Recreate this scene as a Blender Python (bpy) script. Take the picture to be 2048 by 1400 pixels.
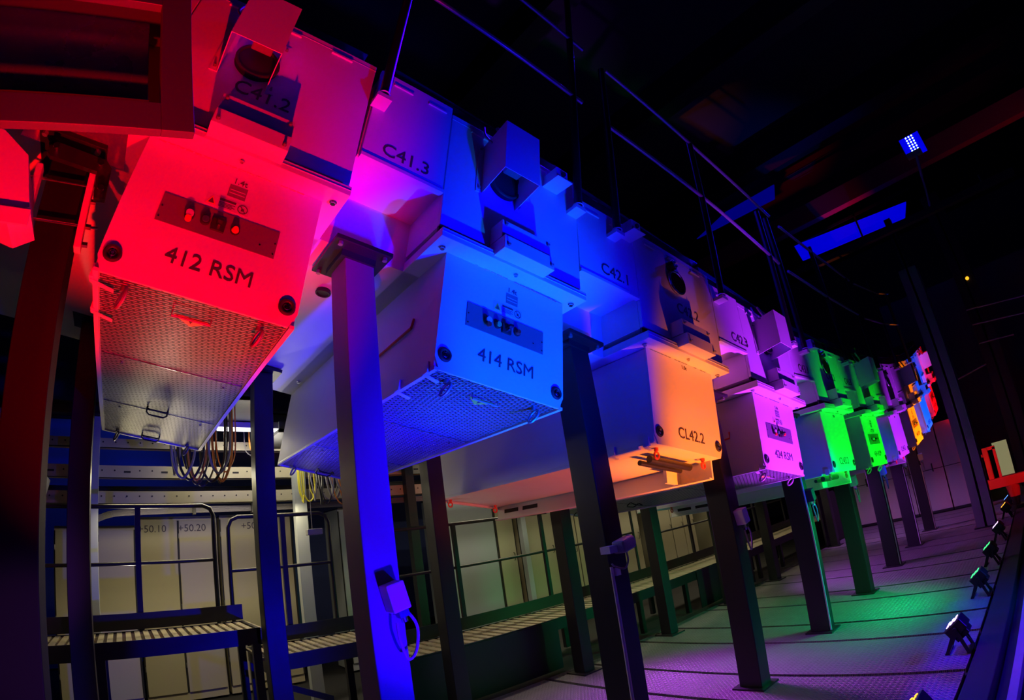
import bpy, bmesh, math, random
from mathutils import Matrix, Vector
random.seed(7)
R = math.radians
scene = bpy.context.scene
for o in list(bpy.data.objects):
    bpy.data.objects.remove(o)
COL = scene.collection

# ------------------------------------------------------------------ camera
cd = bpy.data.cameras.new('camera')
cam = bpy.data.objects.new('camera', cd)
COL.objects.link(cam)
scene.camera = cam
right = Vector((0.77693386, -0.61307475, -0.14322405))
down = Vector((0.09084508, 0.33427755, -0.93808619))
fwd = Vector((0.62299354, 0.71581972, 0.31540637))
cam.matrix_world = Matrix(((right.x, -down.x, -fwd.x, 0.0), (right.y, -down.y, -fwd.y, 0.0),
                           (right.z, -down.z, -fwd.z, 1.7), (0, 0, 0, 1)))
# the photograph was taken with a wide lens that bends straight lines
cd.type = 'PANO'
cd.panorama_type = 'FISHEYE_LENS_POLYNOMIAL'
cd.sensor_width = 36.0
cd.sensor_height = 36.0 * 1400 / 2048
cd.sensor_fit = 'HORIZONTAL'
cd.fisheye_fov = R(170)
cd.fisheye_polynomial_k0 = 0.0
cd.fisheye_polynomial_k1 = -5.24732704e-02
cd.fisheye_polynomial_k2 = -3.61376323e-06
cd.fisheye_polynomial_k3 = 1.66300667e-05
cd.fisheye_polynomial_k4 = -2.58819979e-07
cd.clip_end = 200

# ------------------------------------------------------------------ world, exposure
w = bpy.data.worlds.new('world')
scene.world = w
w.use_nodes = True
w.node_tree.nodes['Background'].inputs[0].default_value = (0.05, 0.05, 0.3, 1)
w.node_tree.nodes['Background'].inputs[1].default_value = 0.003
scene.view_settings.view_transform = 'Standard'
scene.view_settings.look = 'None'
scene.view_settings.gamma = 1.0
scene.view_settings.exposure = 0.0
scene.view_settings.use_curve_mapping = False
scene.cycles.max_bounces = 5
scene.cycles.diffuse_bounces = 3
scene.cycles.glossy_bounces = 3
scene.cycles.sample_clamp_indirect = 3.0


def spot(name, loc, target, color, power, size=60, blend=0.6, radius=0.05):
    ld = bpy.data.lights.new(name, 'SPOT')
    ld.color = color
    ld.energy = power
    ld.spot_size = R(size)
    ld.spot_blend = blend
    ld.shadow_soft_size = radius
    o = bpy.data.objects.new(name, ld)
    COL.objects.link(o)
    o.location = loc
    d = Vector(target) - Vector(loc)
    o.rotation_euler = d.to_track_quat('-Z', 'Y').to_euler()
    return o


def area(name, loc, target, color, power, sx, sy):
    ld = bpy.data.lights.new(name, 'AREA')
    ld.color = color
    ld.energy = power
    ld.shape = 'RECTANGLE'
    ld.size = sx
    ld.size_y = sy
    o = bpy.data.objects.new(name, ld)
    COL.objects.link(o)
    o.location = loc
    d = Vector(target) - Vector(loc)
    o.rotation_euler = d.to_track_quat('-Z', 'Y').to_euler()
    return o


# blue flood on its mast, in view, and unseen blue lamps without fixtures
spot('blue_flood_mast', (10.85, 0.16, 6.85), (4.0, 2.1, 4.6), (0.0, 0.0, 1.0), 220, 60, 0.8, 0.15)
spot('blue_flood_low', (2.15, 0.15, 0.9), (2.0, 2.3, 2.8), (0.0, 0.0, 1.0), 1200, 53, 0.9, 0.08)
spot('blue_fill_column', (2.1, 0.7, 0.5), (1.1, 2.4, 0.9), (0.0, 0.0, 1.0), 330, 60, 0.8, 0.06)  # added spot tinting the lower part of the tall column
spot('blue_fill_side_near', (1.05, 0.1, 0.9), (1.5, 3.4, 2.6), (0.0, 0.0, 1.0), 420, 18, 0.8, 0.06)  # added to turn the near cabinet side blue
spot('blue_fill_sides', (5.62, 1.05, 0.35), (6.24, 2.75, 2.05), (0.0, 0.05, 1.0), 170, 26, 0.8, 0.05)  # added for the left side of the first green cabinet
spot('blue_fill_sides_far', (8.85, 1.05, 0.35), (9.45, 2.7, 2.0), (0.0, 0.02, 1.0), 170, 26, 0.8, 0.05)  # same addition for the side of the purple cabinet
spot('blue_fill_between', (1.3, 0.95, 0.35), (1.32, 4.1, 3.2), (0.02, 0.0, 1.0), 850, 40, 0.8, 0.05)  # added to tint the underside between the cabinets
spot('blue_flood_back', (0.6, 8.6, 4.5), (-.8, 11.0, 2.6), (0.02, 0.1, 1.0), 40, 100, 0.8, 0.2)
spot('blue_fill_kerb', (6.6, -2.6, 2.6), (5.2, -.2, 0.0), (0.03, 0.0, 1.0), 900, 44, 0.9, 0.2)  # added to brighten the kerb, no fixture
spot('blue_flood_ceiling', (6.0, 1.5, 6.0), (9.0, 3.0, 10.5), (0.05, 0.0, 1.0), 25, 150, 0.9, 0.3)
# added coloured washes without fixtures, standing for spilled and bounced lamplight
spot('green_wash', (7.0, 1.2, 1.45), (6.4, 2.9, 0), (0.0, 1.0, 0.25), 260, 110, 1.0, 0.3)
spot('violet_wash_near', (4.6, 3.5, 1.7), (3.9, 2.6, 0), (.55, .06, 1.0), 300, 120, .9, .2)
spot('violet_wash_end', (12.0, 3.9, 2.4), (13.3, 2.7, .2), (.62, .20, .9), 260, 140, .9, .2)
spot('orange_underside', (3.3, 1.15, .4), (3.45, 3.6, 1.95), (1, .13, .02), 260, 38, .8, .05)
spot('violet_left', (0.1, .9, 1.2), (-.56, 3.1, 1.5), (.6, .12, .9), 60, 26, .8, .05)
spot('violet_floor_far', (8.6, 3.6, 1.5), (9.2, 2.4, 0), (.55, .08, 1.0), 150, 130, .9, .2)
spot('blue_wash', (6.6, -1.2, 1.7), (6.2, 1.5, 0), (0.0, 0.12, 1.0), 260, 50, 1.0, 0.3)
spot('blue_fill_rails', (6.0, 3.6, 9.0), (4.2, 1.9, 5.0), (0.02, 0.0, 1.0), 6500, 70, .8, .2)  # added from above to pick out the guard rails
spot('work_light_left', (0.1, 6.6, 1.3), (.35, 4.75, 2.55), (1.0, 0.88, 0.68), 55, 40, .9, .05)
spot('work_light_middle', (2.3, 6.3, 1.5), (3.1, 4.9, 2.2), (1.0, 0.92, 0.8), 26, 34, .7, .12)

# ------------------------------------------------------------------ materials
def mat(name, color, rough=0.5, metal=0.0, emis=None, estr=0.0, kind=None, scale=20.0, bump=0.2, vary=0.0, spec=0.5):
    m = bpy.data.materials.new(name)
    m.use_nodes = True
    nt = m.node_tree
    b = nt.nodes['Principled BSDF']
    b.inputs['Base Color'].default_value = (*color, 1)
    b.inputs['Roughness'].default_value = rough
    b.inputs['Metallic'].default_value = metal
    b.inputs['Specular IOR Level'].default_value = spec
    if emis:
        b.inputs['Emission Color'].default_value = (*emis, 1)
        b.inputs['Emission Strength'].default_value = estr
    tc = nt.nodes.new('ShaderNodeTexCoord')
    if vary:
        n = nt.nodes.new('ShaderNodeTexNoise')
        n.inputs['Scale'].default_value = 6.0
        n.inputs['Detail'].default_value = 6.0
        nt.links.new(tc.outputs['Object'], n.inputs['Vector'])
        r = nt.nodes.new('ShaderNodeMapRange')
        r.inputs['To Min'].default_value = max(0.0, rough - vary)
        r.inputs['To Max'].default_value = min(1.0, rough + vary)
        nt.links.new(n.outputs['Fac'], r.inputs['Value'])
        nt.links.new(r.outputs['Result'], b.inputs['Roughness'])
        mx = nt.nodes.new('ShaderNodeMixRGB')
        mx.inputs['Color1'].default_value = (*color, 1)
        mx.inputs['Color2'].default_value = (*[c * (1 - vary) for c in color], 1)
        nt.links.new(n.outputs['Fac'], mx.inputs['Fac'])
        nt.links.new(mx.outputs['Color'], b.inputs['Base Color'])
    if kind:
        bp = nt.nodes.new('ShaderNodeBump')
        bp.inputs['Strength'].default_value = bump
        nt.links.new(bp.outputs['Normal'], b.inputs['Normal'])
        if kind == 'noise':
            t = nt.nodes.new('ShaderNodeTexNoise')
            t.inputs['Scale'].default_value = scale
            nt.links.new(tc.outputs['Object'], t.inputs['Vector'])
            nt.links.new(t.outputs['Fac'], bp.inputs['Height'])
            bp.inputs['Distance'].default_value = 0.01
        elif kind == 'tread':
            # raised lens-shaped studs in two directions
            mp = nt.nodes.new('ShaderNodeMapping')
            mp.inputs['Scale'].default_value = (scale, scale, scale)
            mp.inputs['Rotation'].default_value = (0, 0, R(45))
            nt.links.new(tc.outputs['Object'], mp.inputs['Vector'])
            sp = nt.nodes.new('ShaderNodeSeparateXYZ')
            nt.links.new(mp.outputs['Vector'], sp.inputs['Vector'])

            def math_n(op, a, bb=None):
                q = nt.nodes.new('ShaderNodeMath')
                q.operation = op
                if hasattr(a, 'links'):
                    nt.links.new(a, q.inputs[0])
                else:
                    q.inputs[0].default_value = a
                if bb is not None:
                    if hasattr(bb, 'links'):
                        nt.links.new(bb, q.inputs[1])
                    else:
                        q.inputs[1].default_value = bb
                return q.outputs[0]
            sx = math_n('SINE', sp.outputs['X'])
            sy = math_n('SINE', sp.outputs['Y'])
            sx3 = math_n('ABSOLUTE', math_n('SINE', math_n('MULTIPLY', sp.outputs['X'], 3.0)))
            sy3 = math_n('ABSOLUTE', math_n('SINE', math_n('MULTIPLY', sp.outputs['Y'], 3.0)))
            pr = math_n('MULTIPLY', sx, sy)
            pos = math_n('GREATER_THAN', pr, 0.0)
            a = math_n('MULTIPLY', math_n('POWER', math_n('ABSOLUTE', pr), 0.7), sx3)
            c = math_n('MULTIPLY', math_n('POWER', math_n('ABSOLUTE', pr), 0.7), sy3)
            mxn = nt.nodes.new('ShaderNodeMix')
            nt.links.new(pos, mxn.inputs[0])
            nt.links.new(a, mxn.inputs[2])
            nt.links.new(c, mxn.inputs[3])
            nt.links.new(mxn.outputs[0], bp.inputs['Height'])
            bp.inputs['Distance'].default_value = 0.02
        elif kind == 'weave':
            # woven pressing of the cabinet bottoms: staggered short bars
            br = nt.nodes.new('ShaderNodeTexBrick')
            br.offset = 0.5
            br.inputs['Scale'].default_value = scale
            br.inputs['Mortar Size'].default_value = 0.09
            br.inputs['Mortar Smooth'].default_value = 0.6
            br.inputs['Brick Width'].default_value = 0.62
            br.inputs['Row Height'].default_value = 0.21
            mp = nt.nodes.new('ShaderNodeMapping')
            mp.inputs['Rotation'].default_value = (0, 0, R(8))
            nt.links.new(tc.outputs['Object'], mp.inputs['Vector'])
            nt.links.new(mp.outputs['Vector'], br.inputs['Vector'])
            bp.invert = True
            nt.links.new(br.outputs['Fac'], bp.inputs['Height'])
            bp.inputs['Distance'].default_value = 0.012
            mx = nt.nodes.new('ShaderNodeMixRGB')
            mx.inputs['Color1'].default_value = (*color, 1)
            mx.inputs['Color2'].default_value = (color[0] * .12, color[1] * .12, color[2] * .12, 1)
            nt.links.new(br.outputs['Fac'], mx.inputs['Fac'])
            nt.links.new(mx.outputs['Color'], b.inputs['Base Color'])
        elif kind == 'grille':
            br = nt.nodes.new('ShaderNodeTexBrick')
            br.inputs['Scale'].default_value = scale
            br.inputs['Mortar Size'].default_value = 0.03
            nt.links.new(tc.outputs['Object'], br.inputs['Vector'])
            nt.links.new(br.outputs['Fac'], bp.inputs['Height'])
            bp.inputs['Distance'].default_value = 0.01
    return m


WHITE = mat('white_paint', (0.72, 0.72, 0.70), 0.38, vary=0.06)
WHITE2 = mat('white_paint_matt', (0.70, 0.70, 0.68), 0.5, vary=0.06)
FLAP = mat('duct_flap_steel', (0.30, 0.29, 0.29), 0.30, metal=0.6, vary=0.15)
DUCT = mat('duct_paint', (0.10, 0.095, 0.10), 0.45, vary=0.08)
GREYPAINT = mat('grey_paint', (0.32, 0.32, 0.33), 0.5, vary=0.05)
PANELGREY = mat('control_panel_grey', (0.16, 0.15, 0.16), 0.45)
BLACK = mat('black_paint', (0.013, 0.0125, 0.016), 0.42, vary=0.08)
BLACKM = mat('matt_black', (0.012, 0.012, 0.014), 0.7)
COLPALE = mat('lightened_column_paint', (0.16, 0.155, 0.17), 0.5, vary=0.08)  # black column paint lightened for the strong light on the tall column
INK = mat('dark_ink', (0.06, 0.05, 0.06), 0.6)
RUBBER = mat('rubber', (0.02, 0.02, 0.02), 0.6)
STEEL = mat('bright_steel', (0.6, 0.6, 0.62), 0.22, metal=1.0)
DSTEEL = mat('dull_steel', (0.35, 0.34, 0.33), 0.45, metal=0.7, kind='noise', scale=60, bump=0.15)
GLASS = mat('dark_lens_glass', (0.01, 0.01, 0.012), 0.06, spec=0.8)
WEAVE = mat('woven_base_sheet', (0.50, 0.49, 0.46), 0.34, metal=0.35, kind='weave', scale=11, bump=0.9)
TREAD = mat('tread_plate', (0.24, 0.23, 0.235), 0.42, metal=0.35, kind='tread', scale=95, bump=0.55, vary=0.12)
COVER = mat('cover_paint', (0.06, 0.06, 0.07), 0.5)
FLOORD = mat('dark_concrete', (0.02, 0.02, 0.022), 0.8, kind='noise', scale=8)
GRATE = mat('grating_steel', (0.55, 0.49, 0.33), 0.4, metal=0.2)
KHAKI = mat('cabinet_beige', (0.46, 0.42, 0.28), 0.5, vary=0.05)
KHAKI2 = mat('cabinet_grey_green', (0.38, 0.42, 0.44), 0.5, vary=0.05)
TRAY = mat('tray_beige', (0.40, 0.37, 0.25), 0.55, vary=0.08)
DARKC = mat('dark_grey_cable', (0.10, 0.095, 0.10), 0.5)
COLSHADE = mat('shaded_column_paint', (0.008, 0.008, 0.009), 0.75, spec=0.2)  # black column paint darkened to keep the left column in shade
WALLP = mat('partition_paint', (0.42, 0.38, 0.38), 0.6, vary=0.08)
HALL = mat('hall_wall_paint', (0.08, 0.08, 0.12), 0.85, kind='noise', scale=4)
CEIL = mat('ceiling_paint', (0.014, 0.014, 0.02), 0.95, kind='noise', scale=4)
REDP = mat('red_paint', (0.75, 0.06, 0.03), 0.4)
REDL = mat('red_plastic', (0.8, 0.05, 0.03), 0.3)
GREENL = mat('green_plastic', (0.05, 0.6, 0.15), 0.3)
YELLOWS = mat('yellow_sticker', (0.75, 0.75, 0.08), 0.4)
PAPER = mat('label_white', (0.6, 0.6, 0.58), 0.45)
ORANGEC = mat('orange_cable', (0.8, 0.28, 0.04), 0.5)
YELLOWC = mat('yellow_cable', (0.75, 0.68, 0.05), 0.5)
GREYC = mat('grey_cable', (0.30, 0.29, 0.27), 0.5)
BLACKC = mat('black_cable', (0.02, 0.02, 0.02), 0.4)
BLUEGLOW = mat('glowing_blue_panel', (0.02, 0.02, 0.3), 0.5, emis=(0.0, 0.0, 1.0), estr=0.62)  # emission stands in for blue lamplight on the high panels
BLUEGLOW2 = mat('glowing_blue_panel_dim', (0.02, 0.02, 0.3), 0.5, emis=(0.0, 0.0, 1.0), estr=0.16)
TUBE = mat('fluorescent_tube', (0.9, 0.9, 0.9), 0.5, emis=(1.0, 0.97, 0.9), estr=3.0)
AMBER = mat('amber_indicator', (0.8, 0.4, 0.05), 0.4, emis=(1.0, 0.45, 0.02), estr=1.5)


# ------------------------------------------------------------------ mesh helpers
class MB:
    def __init__(self):
        self.bm = bmesh.new()
        self.M = Matrix.Identity(4)
        self.mi = 0
        self.mats = []

    def use(self, m):
        if m not in self.mats:
            self.mats.append(m)
        self.mi = self.mats.index(m)
        return self

    def _fin(self, verts):
        if self.M != Matrix.Identity(4):
            bmesh.ops.transform(self.bm, matrix=self.M, verts=verts)
        for v in verts:
            for f in v.link_faces:
                f.material_index = self.mi

    def box(self, x0, x1, y0, y1, z0, z1, bev=0.0):
        r = bmesh.ops.create_cube(self.bm, size=1.0)
        vs = r['verts']
        for v in vs:
            v.co = Vector((x0 + (v.co.x + .5) * (x1 - x0), y0 + (v.co.y + .5) * (y1 - y0), z0 + (v.co.z + .5) * (z1 - z0)))
        if bev > 0:
            es = list({e for v in vs for e in v.link_edges})
            rr = bmesh.ops.bevel(self.bm, geom=es, offset=bev, segments=2, affect='EDGES', profile=0.5)
            vs = list({v for f in rr['faces'] for v in f.verts} | {v for v in vs if v.is_valid})
        self._fin(vs)
        return self

    def cyl(self, p0, p1, r0, r1=None, seg=16, cap=True):
        p0 = Vector(p0)
        p1 = Vector(p1)
        r1 = r0 if r1 is None else r1
        d = p1 - p0
        rr = bmesh.ops.create_cone(self.bm, cap_ends=cap, cap_tris=False, segments=seg, radius1=r0, radius2=r1, depth=d.length)
        q = d.to_track_quat('Z', 'Y').to_matrix().to_4x4()
        T = Matrix.Translation((p0 + p1) / 2) @ q
        bmesh.ops.transform(self.bm, matrix=T, verts=rr['verts'])
        self._fin(rr['verts'])
        return self

    def ball(self, c, r, seg=12):
        rr = bmesh.ops.create_uvsphere(self.bm, u_segments=seg, v_segments=max(6, seg // 2), radius=r)
        bmesh.ops.translate(self.bm, vec=Vector(c), verts=rr['verts'])
        self._fin(rr['verts'])
        return self

    def poly(self, pts, ext):
        """prism: planar polygon pts extruded by vector ext"""
        ext = Vector(ext)
        a = [self.bm.verts.new(Vector(p)) for p in pts]
        b = [self.bm.verts.new(Vector(p) + ext) for p in pts]
        n = len(pts)
        self.bm.faces.new(a)
        self.bm.faces.new(list(reversed(b)))
        for i in range(n):
            self.bm.faces.new((a[i], b[i], b[(i + 1) % n], a[(i + 1) % n]))
        self._fin(a + b)
        return self

    def tube(self, pts, r, seg=8, closed=False):
        pts = [Vector(p) for p in pts]
        n = len(pts)
        rings = []
        prev = None
        for i in range(n):
            if closed:
                t = pts[(i + 1) % n] - pts[i - 1]
            else:
                t = pts[min(i + 1, n - 1)] - pts[max(i - 1, 0)]
            t.normalize()
            if prev is None:
                u = t.orthogonal().normalized()
            else:
                u = (prev - t * prev.dot(t)).normalized()
            prev = u
            v = t.cross(u)
            rings.append([self.bm.verts.new(pts[i] + (u * math.cos(2 * math.pi * k / seg) + v * math.sin(2 * math.pi * k / seg)) * r) for k in range(seg)])
        m = n if closed else n - 1
        for i in range(m):
            a = rings[i]
            b = rings[(i + 1) % n]
            off = 0
            if closed and i == n - 1:
                off = min(range(seg), key=lambda s: (a[0].co - b[s].co).length)
            for k in range(seg):
                self.bm.faces.new((a[k], a[(k + 1) % seg], b[(k + 1 + off) % seg], b[(k + off) % seg]))
        if not closed:
            self.bm.faces.new(list(reversed(rings[0])))
            self.bm.faces.new(rings[-1])
        self._fin([v for q in rings for v in q])
        return self

    def ring(self, c, axis, Rr, r, seg=24, rs=8, sx=1.0, sy=1.0):
        axis = Vector(axis).normalized()
        u = axis.orthogonal().normalized()
        if abs(axis.y) > .9:
            u = Vector((1, 0, 0))
        elif abs(axis.x) > .9:
            u = Vector((0, 1, 0))
        v = axis.cross(u)
        c = Vector(c)
        return self.tube([c + u * math.cos(2 * math.pi * i / seg) * Rr * sx + v * math.sin(2 * math.pi * i / seg) * Rr * sy for i in range(seg)], r, rs, True)

    def build(self, name, m=None, parent=None, smooth=False):
        bmesh.ops.recalc_face_normals(self.bm, faces=self.bm.faces)
        me = bpy.data.meshes.new(name)
        self.bm.to_mesh(me)
        self.bm.free()
        for q in (self.mats if self.mats else [m]):
            me.materials.append(q)
        if smooth:
            for p in me.polygons:
                p.use_smooth = True
            try:
                me.set_sharp_from_angle(angle=R(40))
            except Exception:
                pass
        o = bpy.data.objects.new(name, me)
        COL.objects.link(o)
        o.parent = parent
        return o


def _islands(bm):
    seen = set()
    out = []
    for v in bm.verts:
        if v in seen:
            continue
        st = [v]
        seen.add(v)
        isl = []
        while st:
            a = st.pop()
            isl.append(a)
            for e in a.link_edges:
                o = e.other_vert(a)
                if o not in seen:
                    seen.add(o)
                    st.append(o)
        out.append(isl)
    return out


def build_each(b, name, m=None, parent=None, smooth=False, gap=0.002):
    """one mesh object per separate piece (pieces whose boxes touch stay together)"""
    isl = _islands(b.bm)
    bb = []
    for q in isl:
        lo = Vector((min(v.co[i] for v in q) for i in range(3)))
        hi = Vector((max(v.co[i] for v in q) for i in range(3)))
        bb.append((lo, hi))
    par = list(range(len(isl)))

    def find(a):
        while par[a] != a:
            a = par[a]
        return a
    for i in range(len(isl)):
        for j in range(i):
            if all(bb[i][0][k] - gap <= bb[j][1][k] and bb[j][0][k] - gap <= bb[i][1][k] for k in range(3)):
                par[find(i)] = find(j)
    groups = {}
    for i, q in enumerate(isl):
        groups.setdefault(find(i), []).extend(q)
    res = []
    for g in groups.values():
        n = MB()
        n.mats = b.mats
        mp = {v: n.bm.verts.new(v.co) for v in g}
        fs = {f for v in g for f in v.link_faces}
        for f in fs:
            nf = n.bm.faces.new([mp[v] for v in f.verts])
            nf.material_index = f.material_index
        res.append(n.build(name, m, parent, smooth))
    b.bm.free()
    return res


def smoothpts(pts, n=6):
    pts = [Vector(p) for p in pts]
    out = []
    P = [pts[0]] + pts + [pts[-1]]
    for i in range(1, len(P) - 2):
        for k in range(n):
            t = k / n
            a, b, c, d = P[i - 1], P[i], P[i + 1], P[i + 2]
            out.append(0.5 * ((2 * b) + (-a + c) * t + (2 * a - 5 * b + 4 * c - d) * t * t + (-a + 3 * b - 3 * c + d) * t ** 3))
    out.append(pts[-1])
    return out


def thing(name, label, cat, M=None, group=None):
    o = bpy.data.objects.new(name, None)
    COL.objects.link(o)
    o.empty_display_size = 0.1
    if M is not None:
        o.matrix_world = M
    tag(o, label, cat, group)
    return o


def tag(o, label, cat, group=None, kind=None):
    if label:
        o['label'] = label
    if cat:
        o['category'] = cat
    if group:
        o['group'] = group
    if kind:
        o['kind'] = kind
    return o


def struct(o):
    o['kind'] = 'structure'
    return o


def text(body, size, loc, parent=None, name='lettering', m=None, align='CENTER', face='-Y', depth=0.0012):
    """flat raised lettering, converted to a mesh; faces -Y with x to the right"""
    cu = bpy.data.curves.new(name, 'FONT')
    cu.body = body
    cu.size = size
    cu.align_x = align
    cu.align_y = 'CENTER'
    cu.extrude = depth
    cu.resolution_u = 3
    tmp = bpy.data.objects.new('tmp_text', cu)
    COL.objects.link(tmp)
    dg = bpy.context.evaluated_depsgraph_get()
    dg.update()
    me = bpy.data.meshes.new_from_object(tmp.evaluated_get(dg))
    bpy.data.objects.remove(tmp)
    me.name = name
    me.transform(Matrix.Translation(Vector(loc)) @ Matrix.Rotation(R(90), 4, 'X'))
    me.materials.clear()
    me.materials.append(m or INK)
    o = bpy.data.objects.new(name, me)
    COL.objects.link(o)
    o.parent = parent
    return o


def frame(x, z, tilt, y=0.0):
    return Matrix.Translation((x, y, z)) @ Matrix.Rotation(-R(tilt), 4, 'Y')


# ------------------------------------------------------------------ hall
CX = [-0.39] + [-0.5 + 1.6 * k for k in range(1, 9)]          # column rows: x = -0.5, 1.1, 2.7 ... 12.3
seams = [1.3, 2.35, 2.95, 3.93, 4.55, 5.5, 6.15, 7.12, 7.75, 8.7, 9.35, 10.3, 10.95, 11.9, 12.5, 13.5, 14.1, 14.8]
b = MB().use(FLOORD).box(-6, 26, -9, 13, -0.25, -0.03)
b.use(TREAD)
x0 = -2.0
for s in seams:
    b.box(x0 + 0.028, s - 0.028, 0.86, 4.78, -0.03, 0.0)
    x0 = s
struct(b.build('floor'))
struct(MB().box(-6, 26, 12.6, 13, -0.2, 10.6).build('wall_back', HALL))
struct(MB().box(25.6, 26, -9, 13, -0.2, 10.6).build('wall_right', HALL))
struct(MB().box(-6, 26, -9, 13, 10.5, 10.8).build('ceiling', CEIL))

# ceiling beams
for i, (xa, wd) in enumerate([(5.2, .35), (9.0, .35), (13.2, .5), (17.4, .5)]):
    o = MB().box(xa, xa + .06, -9, 12.6, 9.6, 10.5).box(xa - wd / 2, xa + wd / 2 + .06, -9, 12.6, 9.55, 9.62).build('ceiling_beam', BLACK)
    tag(o, ['black steel ceiling beam nearest above the cabinet row', 'second black ceiling beam across the hall roof', 'third ceiling beam, above the blue lamp mast', 'farthest dark ceiling beam near the end of the hall'][i], 'beam', 'beams under the hall ceiling')


# ------------------------------------------------------------------ machine bays
BAYS = [  # x, z (underside of ledge), tilt, panel height, recess panel height, kind
    (-1.18, 3.70, -9.5, 1.05, 1.05, 'plain', None, 'C41.1'),
    (0.37, 3.385, -10.5, 1.06, 1.06, 'hood', 'C41.2', None),
    (1.91, 3.085, -11.8, 1.00, 1.05, 'hood', None, 'C41.3'),
    (3.52, 2.705, -10.6, 0.95, 0.95, 'lens', 'C42.2', 'C42.1'),
    (5.03, 2.435, -9.4, 0.86, 0.88, 'hood', None, 'C42.3'),
    (6.66, 2.315, -2.6, 0.79, 0.82, 'lens', 'C43.2', 'C43.1'),
    (8.23, 2.265, -1.0, 0.79, 0.79, 'hood', None, 'C43.3'),
    (9.87, 2.285, 3.2, 0.86, 0.82, 'lens', None, None),
    (11.47, 2.44, 7.0, 0.86, 0.86, 'hood', None, None),
    (13.05, 2.68, 10.0, 0.86, 0.86, 'lens', None, None),
    (14.55, 3.02, 13.0, 0.86, 0.86, 'hood', None, None),
]
BAYLAB = [
    'white machine housing at far left, half hidden behind the dark red frame',
    'white machine housing lettered C41.2 above the red cabinet',
    'white machine housing lettered C41.3, lit blue, above cabinet 414 RSM',
    'white machine housing lettered C42.1 and C42.2 above the orange cabinet',
    'purple lit machine housing above cabinet 424 RSM',
    'green lit machine housing with round lens, above the first green cabinet',
    'green lit machine housing with hood, above the second green cabinet',
    'purple lit machine housing with lens, beyond the green ones',
    'dark orange lit machine housing above the small orange cabinet',
    'blue lit machine housing above the far blue cabinet',
    'pink lit machine housing, farthest of the whole row']
RH = 0.345
YF, YR, YE = 2.06, 2.45, 5.0


def bolt(b, x, y, z, r=0.014, axis='z-'):
    d = {'z-': Vector((0, 0, -1)), 'y-': Vector((0, -1, 0))}[axis]
    p = Vector((x, y, z))
    b.cyl(p, p + d * 0.006, r * 1.35, seg=14)
    b.cyl(p + d * 0.006, p + d * 0.018, r, seg=6)


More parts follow.
